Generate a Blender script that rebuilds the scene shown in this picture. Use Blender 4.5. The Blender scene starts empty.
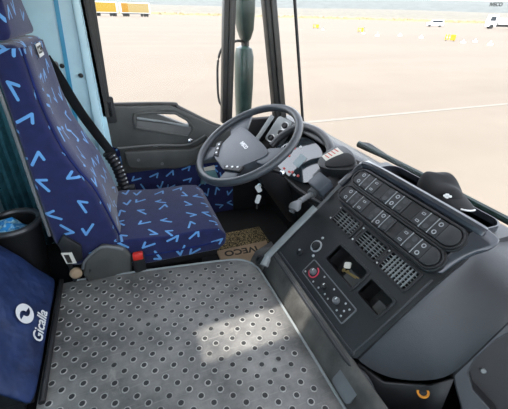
import bpy, bmesh, math, random
from mathutils import Vector, Matrix
from mathutils.geometry import tessellate_polygon
random.seed(7)
scene = bpy.context.scene
COL = scene.collection
V3 = Vector
# ------------------------------------------------------------------ camera
# x = truck forward, y = towards the driver's door, z = up; z=0 is the rubber floor plate
CAMZ = 1.0
F = 335.0
pitch, yaw, roll = math.atan(192 / F), math.radians(21.8), math.radians(1.5)
fw = V3((math.sin(yaw) * math.cos(pitch), math.cos(yaw) * math.cos(pitch), -math.sin(pitch)))
r0 = V3((math.cos(yaw), -math.sin(yaw), 0)); u0 = r0.cross(fw)
rt = math.cos(roll) * r0 + math.sin(roll) * u0
up = -math.sin(roll) * r0 + math.cos(roll) * u0
cam = bpy.data.cameras.new('camera'); camo = bpy.data.objects.new('camera', cam); COL.objects.link(camo)
M = Matrix((rt, up, -fw)).transposed().to_4x4(); M.translation = V3((0, 0, CAMZ))
camo.matrix_world = M
cam.sensor_fit = 'HORIZONTAL'; cam.sensor_width = 36; cam.lens = 36 * F / 508; cam.clip_start = .02; cam.clip_end = 9000
scene.camera = camo
# ------------------------------------------------------------------ world, sun, exposure
SUN_FROM = V3((-.55, -.01, 1.45)).normalized()
w = bpy.data.worlds.new('world'); scene.world = w; w.use_nodes = True
nt = w.node_tree; bg = nt.nodes['Background']
sky = nt.nodes.new('ShaderNodeTexSky'); sky.sky_type = 'NISHITA'; sky.sun_disc = False
sky.sun_elevation = math.asin(SUN_FROM.z); sky.sun_rotation = math.atan2(SUN_FROM.x, SUN_FROM.y)
sky.air_density = 1.0; sky.dust_density = 1.5; sky.ozone_density = 1.0
hs = nt.nodes.new('ShaderNodeHueSaturation'); hs.inputs['Saturation'].default_value = .3   # hazy white summer sky
nt.links.new(sky.outputs[0], hs.inputs['Color']); nt.links.new(hs.outputs[0], bg.inputs[0]); bg.inputs[1].default_value = .48
sl = bpy.data.lights.new('sun', 'SUN'); sl.energy = 4.2; sl.angle = math.radians(1.2); sl.color = (1, .96, .9)
so = bpy.data.objects.new('sun', sl); COL.objects.link(so)
so.rotation_euler = SUN_FROM.to_track_quat('Z', 'Y').to_euler()
vs = scene.view_settings; vs.view_transform = 'Standard'; vs.look = 'None'; vs.gamma = 1.0
vs.use_curve_mapping = False; vs.exposure = .86
scene.display_settings.display_device = 'sRGB'

# ------------------------------------------------------------------ materials
def new_mat(name):
    m = bpy.data.materials.new(name); m.use_nodes = True
    return m, m.node_tree, m.node_tree.nodes['Principled BSDF']
def plastic(name, col, rough=.5, bump=.15, bscale=900, var=.25, vscale=9, metal=0, spec=.5, coat=0, bdist=.002):
    m, t, b = new_mat(name)
    b.inputs['Roughness'].default_value = rough; b.inputs['Metallic'].default_value = metal
    b.inputs['Specular IOR Level'].default_value = spec; b.inputs['Coat Weight'].default_value = coat
    tc = t.nodes.new('ShaderNodeTexCoord')
    n = t.nodes.new('ShaderNodeTexNoise'); n.inputs['Scale'].default_value = vscale; n.inputs['Detail'].default_value = 6
    t.links.new(tc.outputs['Object'], n.inputs['Vector'])
    r = t.nodes.new('ShaderNodeValToRGB'); c = col
    r.color_ramp.elements[0].position = .3; r.color_ramp.elements[1].position = .7
    r.color_ramp.elements[0].color = (c[0] * (1 - var), c[1] * (1 - var), c[2] * (1 - var), 1)
    r.color_ramp.elements[1].color = (min(1, c[0] * (1 + var)), min(1, c[1] * (1 + var)), min(1, c[2] * (1 + var)), 1)
    t.links.new(n.outputs['Fac'], r.inputs[0]); t.links.new(r.outputs[0], b.inputs['Base Color'])
    if bump:
        n2 = t.nodes.new('ShaderNodeTexNoise'); n2.inputs['Scale'].default_value = bscale; n2.inputs['Detail'].default_value = 2
        t.links.new(tc.outputs['Object'], n2.inputs['Vector'])
        bp = t.nodes.new('ShaderNodeBump'); bp.inputs['Strength'].default_value = bump; bp.inputs['Distance'].default_value = bdist
        t.links.new(n2.outputs['Fac'], bp.inputs['Height']); t.links.new(bp.outputs[0], b.inputs['Normal'])
    return m
def math_node(t, op, a, b=None, clamp=False):
    n = t.nodes.new('ShaderNodeMath'); n.operation = op; n.use_clamp = clamp
    for i, x in enumerate((a, b)):
        if x is None: continue
        if isinstance(x, (int, float)): n.inputs[i].default_value = x
        else: t.links.new(x, n.inputs[i])
    return n.outputs[0]
def fabric_v(name, cell, arm, wid, base=(.013, .017, .075), ink=(.13, .34, .68)):
    """dark blue cloth with a printed scatter of pale V marks"""
    m, t, b = new_mat(name); b.inputs['Roughness'].default_value = .9; b.inputs['Sheen Weight'].default_value = .3
    b.inputs['Specular IOR Level'].default_value = .2
    uv = t.nodes.new('ShaderNodeUVMap'); uv.uv_map = 'UVMap'
    vo = t.nodes.new('ShaderNodeTexVoronoi'); vo.voronoi_dimensions = '2D'; vo.inputs['Scale'].default_value = 1 / cell
    vo.inputs['Randomness'].default_value = .45
    t.links.new(uv.outputs[0], vo.inputs['Vector'])
    sub = t.nodes.new('ShaderNodeVectorMath'); sub.operation = 'SUBTRACT'
    t.links.new(uv.outputs[0], sub.inputs[0]); t.links.new(vo.outputs['Position'], sub.inputs[1])
    sc = t.nodes.new('ShaderNodeSeparateColor'); t.links.new(vo.outputs['Color'], sc.inputs[0])
    rot = t.nodes.new('ShaderNodeVectorRotate'); rot.rotation_type = 'Z_AXIS'
    t.links.new(sub.outputs[0], rot.inputs['Vector']); t.links.new(math_node(t, 'MULTIPLY', sc.outputs[0], 6.28), rot.inputs['Angle'])
    sx = t.nodes.new('ShaderNodeSeparateXYZ'); t.links.new(rot.outputs[0], sx.inputs[0])
    ax = math_node(t, 'ABSOLUTE', sx.outputs[0])
    dx, dy = arm * .5, arm
    qy = math_node(t, 'ADD', sx.outputs[1], arm * .5)
    dot = math_node(t, 'ADD', math_node(t, 'MULTIPLY', ax, dx), math_node(t, 'MULTIPLY', qy, dy))
    tt = math_node(t, 'DIVIDE', dot, dx * dx + dy * dy, True)
    lim = math_node(t, 'ADD', math_node(t, 'MULTIPLY', math_node(t, 'GREATER_THAN', sx.outputs[0], 0), .45), .55)
    tt = math_node(t, 'MINIMUM', tt, lim)
    ex = math_node(t, 'SUBTRACT', ax, math_node(t, 'MULTIPLY', tt, dx))
    ey = math_node(t, 'SUBTRACT', qy, math_node(t, 'MULTIPLY', tt, dy))
    d = math_node(t, 'SQRT', math_node(t, 'ADD', math_node(t, 'MULTIPLY', ex, ex), math_node(t, 'MULTIPLY', ey, ey)))
    mask = math_node(t, 'LESS_THAN', d, wid)
    no = t.nodes.new('ShaderNodeTexNoise'); no.inputs['Scale'].default_value = 30; no.inputs['Detail'].default_value = 5
    t.links.new(uv.outputs[0], no.inputs['Vector'])
    rp = t.nodes.new('ShaderNodeValToRGB')
    rp.color_ramp.elements[0].color = tuple(x * .7 for x in base) + (1,); rp.color_ramp.elements[1].color = tuple(x * 1.4 for x in base) + (1,)
    t.links.new(no.outputs['Fac'], rp.inputs[0])
    mx = t.nodes.new('ShaderNodeMix'); mx.data_type = 'RGBA'
    t.links.new(mask, mx.inputs[0]); t.links.new(rp.outputs[0], mx.inputs[6]); mx.inputs[7].default_value = ink + (1,)
    t.links.new(mx.outputs[2], b.inputs['Base Color'])
    n2 = t.nodes.new('ShaderNodeTexNoise'); n2.inputs['Scale'].default_value = 700
    t.links.new(uv.outputs[0], n2.inputs['Vector'])
    bp = t.nodes.new('ShaderNodeBump'); bp.inputs['Strength'].default_value = .25; bp.inputs['Distance'].default_value = .002
    t.links.new(n2.outputs['Fac'], bp.inputs['Height']); t.links.new(bp.outputs[0], b.inputs['Normal'])
    return m
def pane_glass(name, tint=(1, 1, 1), refl=.05):
    m = bpy.data.materials.new(name); m.use_nodes = True; t = m.node_tree; t.nodes.clear()
    o = t.nodes.new('ShaderNodeOutputMaterial'); mx = t.nodes.new('ShaderNodeMixShader')
    tr = t.nodes.new('ShaderNodeBsdfTransparent'); tr.inputs[0].default_value = tint + (1,)
    gl = t.nodes.new('ShaderNodeBsdfGlossy'); gl.inputs['Roughness'].default_value = .02
    mx.inputs[0].default_value = refl
    t.links.new(tr.outputs[0], mx.inputs[1]); t.links.new(gl.outputs[0], mx.inputs[2]); t.links.new(mx.outputs[0], o.inputs[0])
    return m
def floor_rubber():
    m, t, b = new_mat('worn_rubber')
    tc = t.nodes.new('ShaderNodeTexCoord')
    n = t.nodes.new('ShaderNodeTexNoise'); n.inputs['Scale'].default_value = 5; n.inputs['Detail'].default_value = 9; n.inputs['Roughness'].default_value = .7
    t.links.new(tc.outputs['Object'], n.inputs['Vector'])
    r = t.nodes.new('ShaderNodeValToRGB'); e = r.color_ramp.elements
    e[0].position = .34; e[0].color = (.07, .07, .07, 1); e[1].position = .66; e[1].color = (.25, .24, .225, 1)
    t.links.new(n.outputs['Fac'], r.inputs[0])
    mp = t.nodes.new('ShaderNodeMapping'); mp.inputs['Rotation'].default_value = (0, 0, .6); mp.inputs['Scale'].default_value = (3, 40, 1)
    t.links.new(tc.outputs['Object'], mp.inputs[0])
    n2 = t.nodes.new('ShaderNodeTexNoise'); n2.inputs['Scale'].default_value = 3; n2.inputs['Detail'].default_value = 8
    t.links.new(mp.outputs[0], n2.inputs['Vector'])
    r2 = t.nodes.new('ShaderNodeValToRGB'); e = r2.color_ramp.elements; e[0].position = .58; e[0].color = (0, 0, 0, 1); e[1].position = .75; e[1].color = (.5, .5, .5, 1)
    t.links.new(n2.outputs['Fac'], r2.inputs[0])
    mx = t.nodes.new('ShaderNodeMix'); mx.data_type = 'RGBA'
    t.links.new(r2.outputs[0], mx.inputs[0]); t.links.new(r.outputs[0], mx.inputs[6]); mx.inputs[7].default_value = (.34, .32, .29, 1)
    t.links.new(mx.outputs[2], b.inputs['Base Color'])
    n4 = t.nodes.new('ShaderNodeTexNoise'); n4.inputs['Scale'].default_value = 4.2; n4.inputs['Detail'].default_value = 12; n4.inputs['Roughness'].default_value = .8; n4.inputs['Distortion'].default_value = 1.2
    t.links.new(tc.outputs['Object'], n4.inputs['Vector'])
    r4 = t.nodes.new('ShaderNodeValToRGB'); e = r4.color_ramp.elements; e[0].position = .60; e[0].color = (0, 0, 0, 1); e[1].position = .70; e[1].color = (.7, .7, .7, 1)
    t.links.new(n4.outputs['Fac'], r4.inputs[0])
    mx2 = t.nodes.new('ShaderNodeMix'); mx2.data_type = 'RGBA'
    t.links.new(r4.outputs[0], mx2.inputs[0]); t.links.new(mx.outputs[2], mx2.inputs[6]); mx2.inputs[7].default_value = (.36, .34, .30, 1)
    t.links.new(mx2.outputs[2], b.inputs['Base Color'])
    b.inputs['Roughness'].default_value = .40
    n3 = t.nodes.new('ShaderNodeTexNoise'); n3.inputs['Scale'].default_value = 120; n3.inputs['Detail'].default_value = 4
    t.links.new(tc.outputs['Object'], n3.inputs['Vector'])
    bp = t.nodes.new('ShaderNodeBump'); bp.inputs['Strength'].default_value = .25; bp.inputs['Distance'].default_value = .003
    t.links.new(n3.outputs['Fac'], bp.inputs['Height']); t.links.new(bp.outputs[0], b.inputs['Normal'])
    return m
def speckle(name, c1, c2, scale, th=.5):
    m, t, b = new_mat(name); b.inputs['Roughness'].default_value = .95
    tc = t.nodes.new('ShaderNodeTexCoord'); n = t.nodes.new('ShaderNodeTexNoise'); n.inputs['Scale'].default_value = scale; n.inputs['Detail'].default_value = 3
    t.links.new(tc.outputs['Object'], n.inputs['Vector'])
    r = t.nodes.new('ShaderNodeValToRGB'); e = r.color_ramp.elements
    e[0].position = th - .06; e[0].color = c1 + (1,); e[1].position = th + .06; e[1].color = c2 + (1,)
    t.links.new(n.outputs['Fac'], r.inputs[0]); t.links.new(r.outputs[0], b.inputs['Base Color'])
    return m
def ground_mat():
    m, t, b = new_mat('pale_tarmac'); b.inputs['Roughness'].default_value = .95
    tc = t.nodes.new('ShaderNodeTexCoord')
    n = t.nodes.new('ShaderNodeTexNoise'); n.inputs['Scale'].default_value = .35; n.inputs['Detail'].default_value = 12; n.inputs['Roughness'].default_value = .75
    t.links.new(tc.outputs['Object'], n.inputs['Vector'])
    mp = t.nodes.new('ShaderNodeMapping'); mp.inputs['Scale'].default_value = (.02, .25, 1)
    t.links.new(tc.outputs['Object'], mp.inputs[0])
    n2 = t.nodes.new('ShaderNodeTexNoise'); n2.inputs['Scale'].default_value = 1; n2.inputs['Detail'].default_value = 5
    t.links.new(mp.outputs[0], n2.inputs['Vector'])
    s = math_node(t, 'MULTIPLY', math_node(t, 'ADD', n.outputs['Fac'], n2.outputs['Fac']), .5)
    r = t.nodes.new('ShaderNodeValToRGB'); e = r.color_ramp.elements
    e[0].position = .36; e[0].color = (.126, .104, .081, 1); e[1].position = .62; e[1].color = (.150, .125, .098, 1)
    t.links.new(s, r.inputs[0]); t.links.new(r.outputs[0], b.inputs['Base Color'])
    return m
DASH = plastic('dash_plastic', (.019, .020, .0215), .32, .3, 700, .15)
LIPM = plastic('dash_lip_plastic', (.030, .034, .042), .2, .1, 700, .1, coat=.3)
DASHL = plastic('dash_flank_plastic', (.036, .0375, .041), .34, .35, 600, .15)
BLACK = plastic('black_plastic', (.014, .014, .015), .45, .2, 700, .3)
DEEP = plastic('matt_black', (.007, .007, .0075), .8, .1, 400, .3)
GLOSSB = plastic('gloss_black', (.012, .012, .013), .15, 0)
SWITCH = plastic('switch_plastic', (.026, .027, .029), .5, .1, 700, .2)
SWDISC = plastic('switch_disc', (.045, .047, .05), .5, 0)
ICON_LIT_EDGE = plastic('icon_print_and_lit_edge', (.34, .35, .36), .5, 0)
GREYL = plastic('light_grey_plastic', (.26, .28, .28), .45, .1, 500, .1)
GREYM = plastic('mid_grey_plastic', (.14, .145, .15), .45, .2, 600, .15)
WHEELM = plastic('wheel_rubber', (.050, .055, .063), .32, .15, 900, .12)
WHEELB = plastic('wheel_blue_grey', (.066, .074, .088), .34, .15, 900, .1)
PAINT = plastic('pale_blue_paint', (.60, .86, .97), .25, .08, 250, .05, 14)
PAINTD = plastic('mid_blue_paint', (.06, .36, .60), .35, 0, var=.1)
FRAME = plastic('door_frame_rubber', (.03, .029, .027), .4, .2, 300, .3)
DOORP = plastic('door_plastic', (.075, .075, .07), .45, .35, 500, .2)
DOORL = plastic('door_plastic_light', (.13, .13, .125), .4, .3, 500, .15)
WHITE = plastic('white_plastic', (.75, .75, .73), .5, 0, var=.08)
HEADL = plastic('cream_headliner', (.78, .76, .72), .9, .2, 300, .05)
PAPER = plastic('paper', (.72, .68, .60), .8, 0, var=.08)
CHROME = plastic('chrome', (.7, .7, .7), .18, 0, metal=1, var=.05)
RED = plastic('red_plastic', (.6, .03, .02), .35, 0, var=.05)
PINK = plastic('red_print', (.62, .05, .09), .4, 0, var=.05)
ORANGE = plastic('orange_plastic', (.75, .28, .02), .4, 0, var=.05)
BRASS = plastic('brass', (.6, .42, .16), .3, 0, metal=1, var=.1)
SILV = plastic('silver_print', (.6, .6, .6), .3, 0, metal=.6, var=.05)
GLASSD = plastic('cluster_lens', (.012, .02, .026), .06, 0, spec=.8, coat=1)
LABELR = plastic('label_print', (.55, .1, .08), .6, 0, var=.1)
BELT = plastic('belt_webbing', (.016, .016, .016), .75, .3, 800, .3)
FAB_S = fabric_v('seat_cloth_print', .100, .046, .0050)
FAB_B = fabric_v('seat_side_print', .106, .048, .0050)
FAB_F = fabric_v('seat_front_print', .095, .045, .005)
FAB_P = plastic('plain_navy_cloth', (.014, .022, .11), .9, .3, 700, .25, 30, spec=.2)
BAGB = plastic('blue_nylon', (.020, .038, .118), .5, .7, 14, .4, 12, spec=.35, bdist=.02)
TEALBAG = speckle('blue_plastic_film', (.03, .28, .65), (.45, .75, .9), 45, .5)
RUBBER = floor_rubber()
RING = plastic('rubber_rim', (.31, .30, .28), .5, .2, 400, .4, 9)
DIMPLE = plastic('rubber_dimple', (.022, .022, .022), .6, .1, 400, .2)
SLOPE = plastic('worn_tunnel_side', (.075, .072, .066), .5, .5, 90, .5, 14)
CARPET = speckle('speckled_carpet', (.018, .014, .008), (.34, .26, .13), 160, .52)
CARD = plastic('tan_card', (.38, .27, .17), .85, .2, 200, .15)
INK = plastic('dark_print', (.03, .026, .022), .8, 0)
LOGO = plastic('white_print', (.8, .8, .8), .6, 0, var=.03)
GLASS = pane_glass('window_pane', (.98, .985, .985), .008)
GLASSW = pane_glass('windscreen_pane', (.985, .99, .99), .002)
MIRG = plastic('dark_green_shell', (.012, .030, .026), .3, .1, 80, .3, 30)
GROUND = ground_mat()
HILL = plastic('scrub_hill', (.098, .108, .105), .95, 0, var=.12, vscale=.02)
HILLN = plastic('scrub_slope', (.125, .116, .094), .95, 0, var=.2, vscale=.08)
SCRUB = plastic('dry_scrub', (.18, .15, .075), .95, 0, var=.35, vscale=.6)
YEL = plastic('yellow_tarp', (.44, .28, .02), .6, 0, var=.08)
YELP = plastic('pale_yellow_tarp', (.42, .31, .12), .6, 0, var=.08)
OCH = plastic('amber_panel', (.42, .21, .01), .6, 0, var=.08)
BYEL = plastic('barrier_yellow', (.42, .29, .01), .5, 0, var=.08)
TYRE = plastic('tyre_rubber', (.03, .03, .03), .8, 0)
TRW = plastic('white_coachwork', (.8, .8, .8), .35, 0, var=.04)
DGL = plastic('dark_vehicle_glass', (.03, .04, .05), .1, 0)
LINEW = plastic('white_road_paint', (.158, .143, .122), .9, 0, var=.05)

# ------------------------------------------------------------------ mesh helpers
class MB:
    def __init__(s): s.bm = bmesh.new()
    def _setmat(s, n0, mi):
        if mi:
            for f in s.bm.faces:
                if f not in n0: f.material_index = mi
    def box(s, lo, hi, mi=0, mtx=None):
        n0 = set(s.bm.faces)
        lo, hi = V3(lo), V3(hi)
        m = Matrix.Translation((lo + hi) / 2) @ Matrix.Diagonal((*(hi - lo), 1))
        if mtx: m = mtx @ m
        bmesh.ops.create_cube(s.bm, size=1, matrix=m); s._setmat(n0, mi); return s
    def prism(s, loops, h, mtx=None, mi=0, h0=0):
        """2D polygon (first loop outer, others holes) in xy extruded from h0 to h along z, then mtx"""
        n0 = set(s.bm.faces); mtx = mtx or Matrix()
        tris = tessellate_polygon([[V3((p[0], p[1], 0)) for p in l] for l in loops])
        flat = [p for l in loops for p in l]
        lo = [s.bm.verts.new(mtx @ V3((p[0], p[1], h0))) for p in flat]
        hi = [s.bm.verts.new(mtx @ V3((p[0], p[1], h))) for p in flat]
        for t in tris:
            try: s.bm.faces.new([hi[i] for i in t])
            except ValueError: pass
            try: s.bm.faces.new([lo[i] for i in reversed(t)])
            except ValueError: pass
        k = 0
        for l in loops:
            for i in range(len(l)):
                a, b = k + i, k + (i + 1) % len(l)
                s.bm.faces.new((lo[a], lo[b], hi[b], hi[a]))
            k += len(l)
        s._setmat(n0, mi); return s
    def tube(s, pts, r, seg=10, closed=False, mi=0, flat=None):
        """tube along pts; r number or list; flat=(scale, axis) squashes the section"""
        n0 = set(s.bm.faces); pts = [V3(p) for p in pts]; n = len(pts); rings = []
        for i, p in enumerate(pts):
            a = pts[(i - 1) % n] if (closed or i > 0) else p
            b = pts[(i + 1) % n] if (closed or i < n - 1) else p
            t = (b - a).normalized()
            ref = V3(flat[1]) if flat else V3((0, 0, 1))
            if abs(t.dot(ref)) > .97: ref = V3((1, .1, 0))
            x = t.cross(ref).normalized(); y = x.cross(t).normalized()
            rr = r[i] if isinstance(r, (list, tuple)) else r
            ys = flat[0] if flat else 1
            rings.append([s.bm.verts.new(p + rr * (math.cos(k) * x + ys * math.sin(k) * y)) for k in [2 * math.pi * j / seg for j in range(seg)]])
        for i in range(n if closed else n - 1):
            A, B = rings[i], rings[(i + 1) % n]
            for j in range(seg): s.bm.faces.new((A[j], A[(j + 1) % seg], B[(j + 1) % seg], B[j]))
        if not closed:
            s.bm.faces.new(rings[0][::-1]); s.bm.faces.new(rings[-1])
        s._setmat(n0, mi); return s
    def lathe(s, prof, mtx=None, seg=24, mi=0, cap=True):
        n0 = set(s.bm.faces); mtx = mtx or Matrix(); rings = []
        for (r, z) in prof:
            rings.append([s.bm.verts.new(mtx @ V3((r * math.cos(2 * math.pi * j / seg), r * math.sin(2 * math.pi * j / seg), z))) for j in range(seg)])
        for A, B in zip(rings, rings[1:]):
            for j in range(seg): s.bm.faces.new((A[j], A[(j + 1) % seg], B[(j + 1) % seg], B[j]))
        if cap:
            s.bm.faces.new(rings[0][::-1]); s.bm.faces.new(rings[-1])
        s._setmat(n0, mi); return s
    def grid(s, rows, mi=0):
        n0 = set(s.bm.faces); R = [[s.bm.verts.new(V3(p)) for p in r] for r in rows]
        for A, B in zip(R, R[1:]):
            for j in range(len(A) - 1): s.bm.faces.new((A[j], A[j + 1], B[j + 1], B[j]))
        s._setmat(n0, mi); return s
    def bevel(s, w, seg=2, ang=30):
        bmesh.ops.recalc_face_normals(s.bm, faces=s.bm.faces)
        es = [e for e in s.bm.edges if len(e.link_faces) == 2 and e.calc_face_angle(0) > math.radians(ang)]
        bmesh.ops.bevel(s.bm, geom=es, offset=w, segments=seg, profile=.5, affect='EDGES', clamp_overlap=True); return s
    def build(s, name, mat, parent=None, smooth=True, uv=False, recalc=True, subsurf=0, solid=0, loc=None):
        if recalc: bmesh.ops.recalc_face_normals(s.bm, faces=s.bm.faces)
        if uv:
            l = s.bm.loops.layers.uv.new('UVMap')
            for f in s.bm.faces:
                n = f.normal; a = max(range(3), key=lambda i: abs(n[i]))
                for lp in f.loops:
                    c = lp.vert.co
                    lp[l].uv = (c.y, c.z) if a == 0 else (c.x, c.z) if a == 1 else (c.x, c.y)
        me = bpy.data.meshes.new(name); s.bm.to_mesh(me); s.bm.free()
        for m in (mat if isinstance(mat, (list, tuple)) else [mat]): me.materials.append(m)
        if smooth:
            me.polygons.foreach_set('use_smooth', [True] * len(me.polygons))
            try: me.set_sharp_from_angle(angle=math.radians(35))
            except Exception: pass
        o = bpy.data.objects.new(name, me); COL.objects.link(o)
        if solid:
            md = o.modifiers.new('solid', 'SOLIDIFY'); md.thickness = abs(solid); md.offset = -1 if solid > 0 else 1
        if subsurf:
            md = o.modifiers.new('sub', 'SUBSURF'); md.levels = md.render_levels = subsurf
        if parent: child(o, parent)
        return o
ORIG = {}
def child(o, parent):
    o.parent = parent
    o.matrix_parent_inverse = Matrix.Translation(-ORIG.get(parent.name, V3((0, 0, 0))))
    ORIG[o.name] = V3((0, 0, 0))
def tag(o, label=None, cat=None, group=None, kind=None):
    if label: o['label'] = label
    if cat: o['category'] = cat
    if group: o['group'] = group
    if kind: o['kind'] = kind
    return o
def thing(name, loc, label, cat, group=None):
    o = bpy.data.objects.new(name, None); COL.objects.link(o); o.location = loc; o.empty_display_size = .05
    ORIG[o.name] = V3(loc); return tag(o, label, cat, group)
def sub(o, lab): o['label'] = lab; return o
def rrect(x0, x1, y0, y1, r, n=5):
    out = []
    for cx, cy, a0 in ((x1 - r, y1 - r, 0), (x0 + r, y1 - r, 90), (x0 + r, y0 + r, 180), (x1 - r, y0 + r, 270)):
        for i in range(n + 1):
            a = math.radians(a0 + 90 * i / n); out.append((cx + r * math.cos(a), cy + r * math.sin(a)))
    return out
def circ(cx, cy, r, n=24): return [(cx + r * math.cos(2 * math.pi * i / n), cy + r * math.sin(2 * math.pi * i / n)) for i in range(n)]
def frame_mtx(o, x, y, z):
    m = Matrix((V3(x), V3(y), V3(z))).transposed().to_4x4(); m.translation = V3(o); return m
def axis_mtx(o, z, xref=(0, 1, 0)):
    z = V3(z).normalized(); x = V3(xref); x = (x - x.dot(z) * z).normalized(); return frame_mtx(o, x, z.cross(x), z)
def text_mb(txt, size, mtx, depth=.0006, mi=0, mb=None, shear=0, bold=0):
    cu = bpy.data.curves.new('lettering', 'FONT'); cu.body = txt; cu.size = size; cu.extrude = depth; cu.shear = shear; cu.offset = bold
    cu.align_x = 'CENTER'; cu.align_y = 'CENTER'; cu.resolution_u = 3
    o = bpy.data.objects.new('lettering', cu); COL.objects.link(o)
    bpy.context.view_layer.update()
    me = bpy.data.meshes.new_from_object(o.evaluated_get(bpy.context.evaluated_depsgraph_get()))
    bpy.data.objects.remove(o); bpy.data.curves.remove(cu)
    me.transform(mtx)
    mb = mb or MB(); n0 = set(mb.bm.faces); mb.bm.from_mesh(me); mb._setmat(n0, mi); bpy.data.meshes.remove(me)
    return mb
def spline(pts, n=8, closed=False):
    P = [V3(p) for p in pts]; out = []; L = len(P)
    for i in range(L if closed else L - 1):
        p0, p1, p2, p3 = (P[(i - 1) % L] if closed or i > 0 else P[i]), P[i], P[(i + 1) % L], (P[(i + 2) % L] if closed or i + 2 < L else P[(i + 1) % L])
        for k in range(n):
            t = k / n
            out.append(.5 * ((2 * p1) + (p2 - p0) * t + (2 * p0 - 5 * p1 + 4 * p2 - p3) * t * t + (3 * p1 - p0 - 3 * p2 + p3) * t ** 3))
    if not closed: out.append(P[-1])
    return out
XZ = lambda y: frame_mtx((0, y, 0), (1, 0, 0), (0, 0, 1), (0, -1, 0))   # 2D (x,z), extruding towards -y (into the cab)

# ================================================================== OUTSIDE
GZ = -1.4
b = MB(); b.grid([[(x, y, GZ) for x in (-3000, -300, -60, 0, 60, 300, 3000)] for y in (-3000, -300, -60, 0, 60, 300, 3000)])
tag(b.build('ground', GROUND, smooth=False), 'pale sunlit tarmac yard around the cab', kind='structure')
b = MB(); b.box((3.0, 7.3, GZ + .001), (60, 7.46, GZ + .006))
tag(b.build('painted_line', LINEW, smooth=False), 'faint white painted line across the tarmac yard', 'road marking')
def ridge(name, dist, a0, a1, n, hfun, depth, mat, label):
    rows = [[], [], []]
    for i in range(n + 1):
        a = math.radians(a0 + (a1 - a0) * i / n); d = V3((math.sin(a), math.cos(a), 0))
        h = hfun(i / n)
        rows[0].append(d * dist + V3((0, 0, GZ))); rows[1].append(d * (dist + depth * .5) + V3((0, 0, GZ + h * .7))); rows[2].append(d * (dist + depth) + V3((0, 0, GZ + h)))
    rows.append([p * 1.3 - V3((0, 0, p.z * 1.3 - GZ)) for p in rows[2]])
    m = MB(); m.grid(rows)
    return tag(m.build(name, mat), label, kind='structure')
def hf(amp, base, seed):
    rnd = random.Random(seed); ph = [rnd.uniform(0, 6.28) for _ in range(6)]
    return lambda t: base + amp * sum(math.sin(t * f * 6.28 + p) / f ** .8 for f, p in zip((1.5, 3, 5, 9, 16, 27), ph)) / 2.2
ridge('hills', 2200, -70, 110, 240, hf(18, 98, 3), 700, HILL, 'hazy grey-green hills along the horizon')
ridge('hills', 900, -70, 110, 240, hf(6, 17, 9), 400, HILLN, 'low scrubby slope in front of the hills')
# dry scrub band, uncountable
b = MB(); rnd = random.Random(4)
for i in range(900):
    a = math.radians(rnd.uniform(-30, 75)); dd = rnd.uniform(235, 300); h = rnd.uniform(.5, 1.5); wd = rnd.uniform(1.2, 4)
    c = V3((math.sin(a) * dd, math.cos(a) * dd, GZ))
    pts = []
    for k in range(5):
        t = 2 * math.pi * k / 5 + rnd.random(); pts.append(b.bm.verts.new(c + V3((wd * math.cos(t), wd * math.sin(t), 0))))
    tp = b.bm.verts.new(c + V3((0, 0, h)))
    for k in range(5): b.bm.faces.new((pts[k], pts[(k + 1) % 5], tp))
tag(b.build('dry_scrub', SCRUB), 'band of dry yellow scrub at the edge of the yard', 'scrub', kind='stuff')
# far vehicles
def wheel(mb, c, r, wd, axis=(0, 1, 0), mi=0):
    mb.lathe([(r * .55, -wd / 2), (r, -wd / 2), (r, wd / 2), (r * .55, wd / 2)], axis_mtx(c, axis, (0, 0, 1)), 14, mi)
def trailer(x0, x1, y, amber, body, lab):
    t = thing('box_trailer', ((x0 + x1) / 2, y, GZ), lab, 'trailer', 'trailers parked on the far side of the yard')
    m = MB(); m.box((x0, y, GZ + 1.1), (x1, y + 2.5, GZ + 4.6)); m.build('cargo_box', TRW, t, False)
    m = MB(); m.box((x0 + .5 + amber, y - .06, GZ + 1.35), (x1 - .5, y, GZ + 4.3)); m.build('side_curtain', body, t, False)
    if amber: m = MB(); m.box((x0 + .5, y - .06, GZ + 1.35), (x0 + .5 + amber, y, GZ + 4.3)); m.build('end_panel', OCH, t, False)
    m = MB(); m.box((x0 + .3, y + .2, GZ + .85), (x1 - .3, y + 2.3, GZ + 1.1)); m.build('chassis', TYRE, t, False)
    L = x1 - x0
    for q in (.1, .17, .24, .7, .8, .88):
        m = MB(); wheel(m, (x0 + L * q, y + .25, GZ + .5), .5, .35); m.build('wheel', TYRE, t)
trailer(-4.2, 4.4, 150, 0, YEL, 'deep yellow box trailer nearest the door pillar, far across the yard')
trailer(5.3, 16.0, 151, 2.3, YELP, 'pale yellow box trailer with amber end panel, right of the deep yellow one')
t = thing('lorry', (98, 72, GZ), 'white lorry parked at the right edge of the far yard', 'lorry')
Mt = Matrix.Translation((95.5, 73.0, GZ)) @ Matrix.Rotation(math.radians(-38), 4, 'Z')
m = MB(); m.prism([[(0, .5), (0, 1.9), (.25, 3.3), (2.2, 3.4), (2.2, .5)]], 2.3, Mt @ frame_mtx((0, 2.3, 0), (1, 0, 0), (0, 0, 1), (0, -1, 0))); m.bevel(.06); m.build('cab', TRW, t)
m = MB(); m.prism([[(.35, 1.9), (.55, 2.9), (1.7, 2.9), (1.7, 1.9)]], .03, Mt @ XZ(0)); m.build('side_window', DGL, t, False)
m = MB(); m.box((2.6, .1, 1.1), (11, 2.3, 2.6), mtx=Mt); m.build('load_bed', TRW, t, False)
m = MB(); m.box((.6, .3, .55), (11, 2.0, 1.05), mtx=Mt); m.build('chassis', TYRE, t, False)
for q in (1.1, 6.6, 8.0, 9.4):
    for yy in (.15, 2.1):
        m = MB(); wheel(m, Mt @ V3((q, yy, .52)), .52, .35, Mt.to_3x3() @ V3((0, 1, 0))); m.build('wheel', TYRE, t)
t = thing('car', (88, 82, GZ), 'small white van parked below the hills left of the lorry', 'van')
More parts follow.
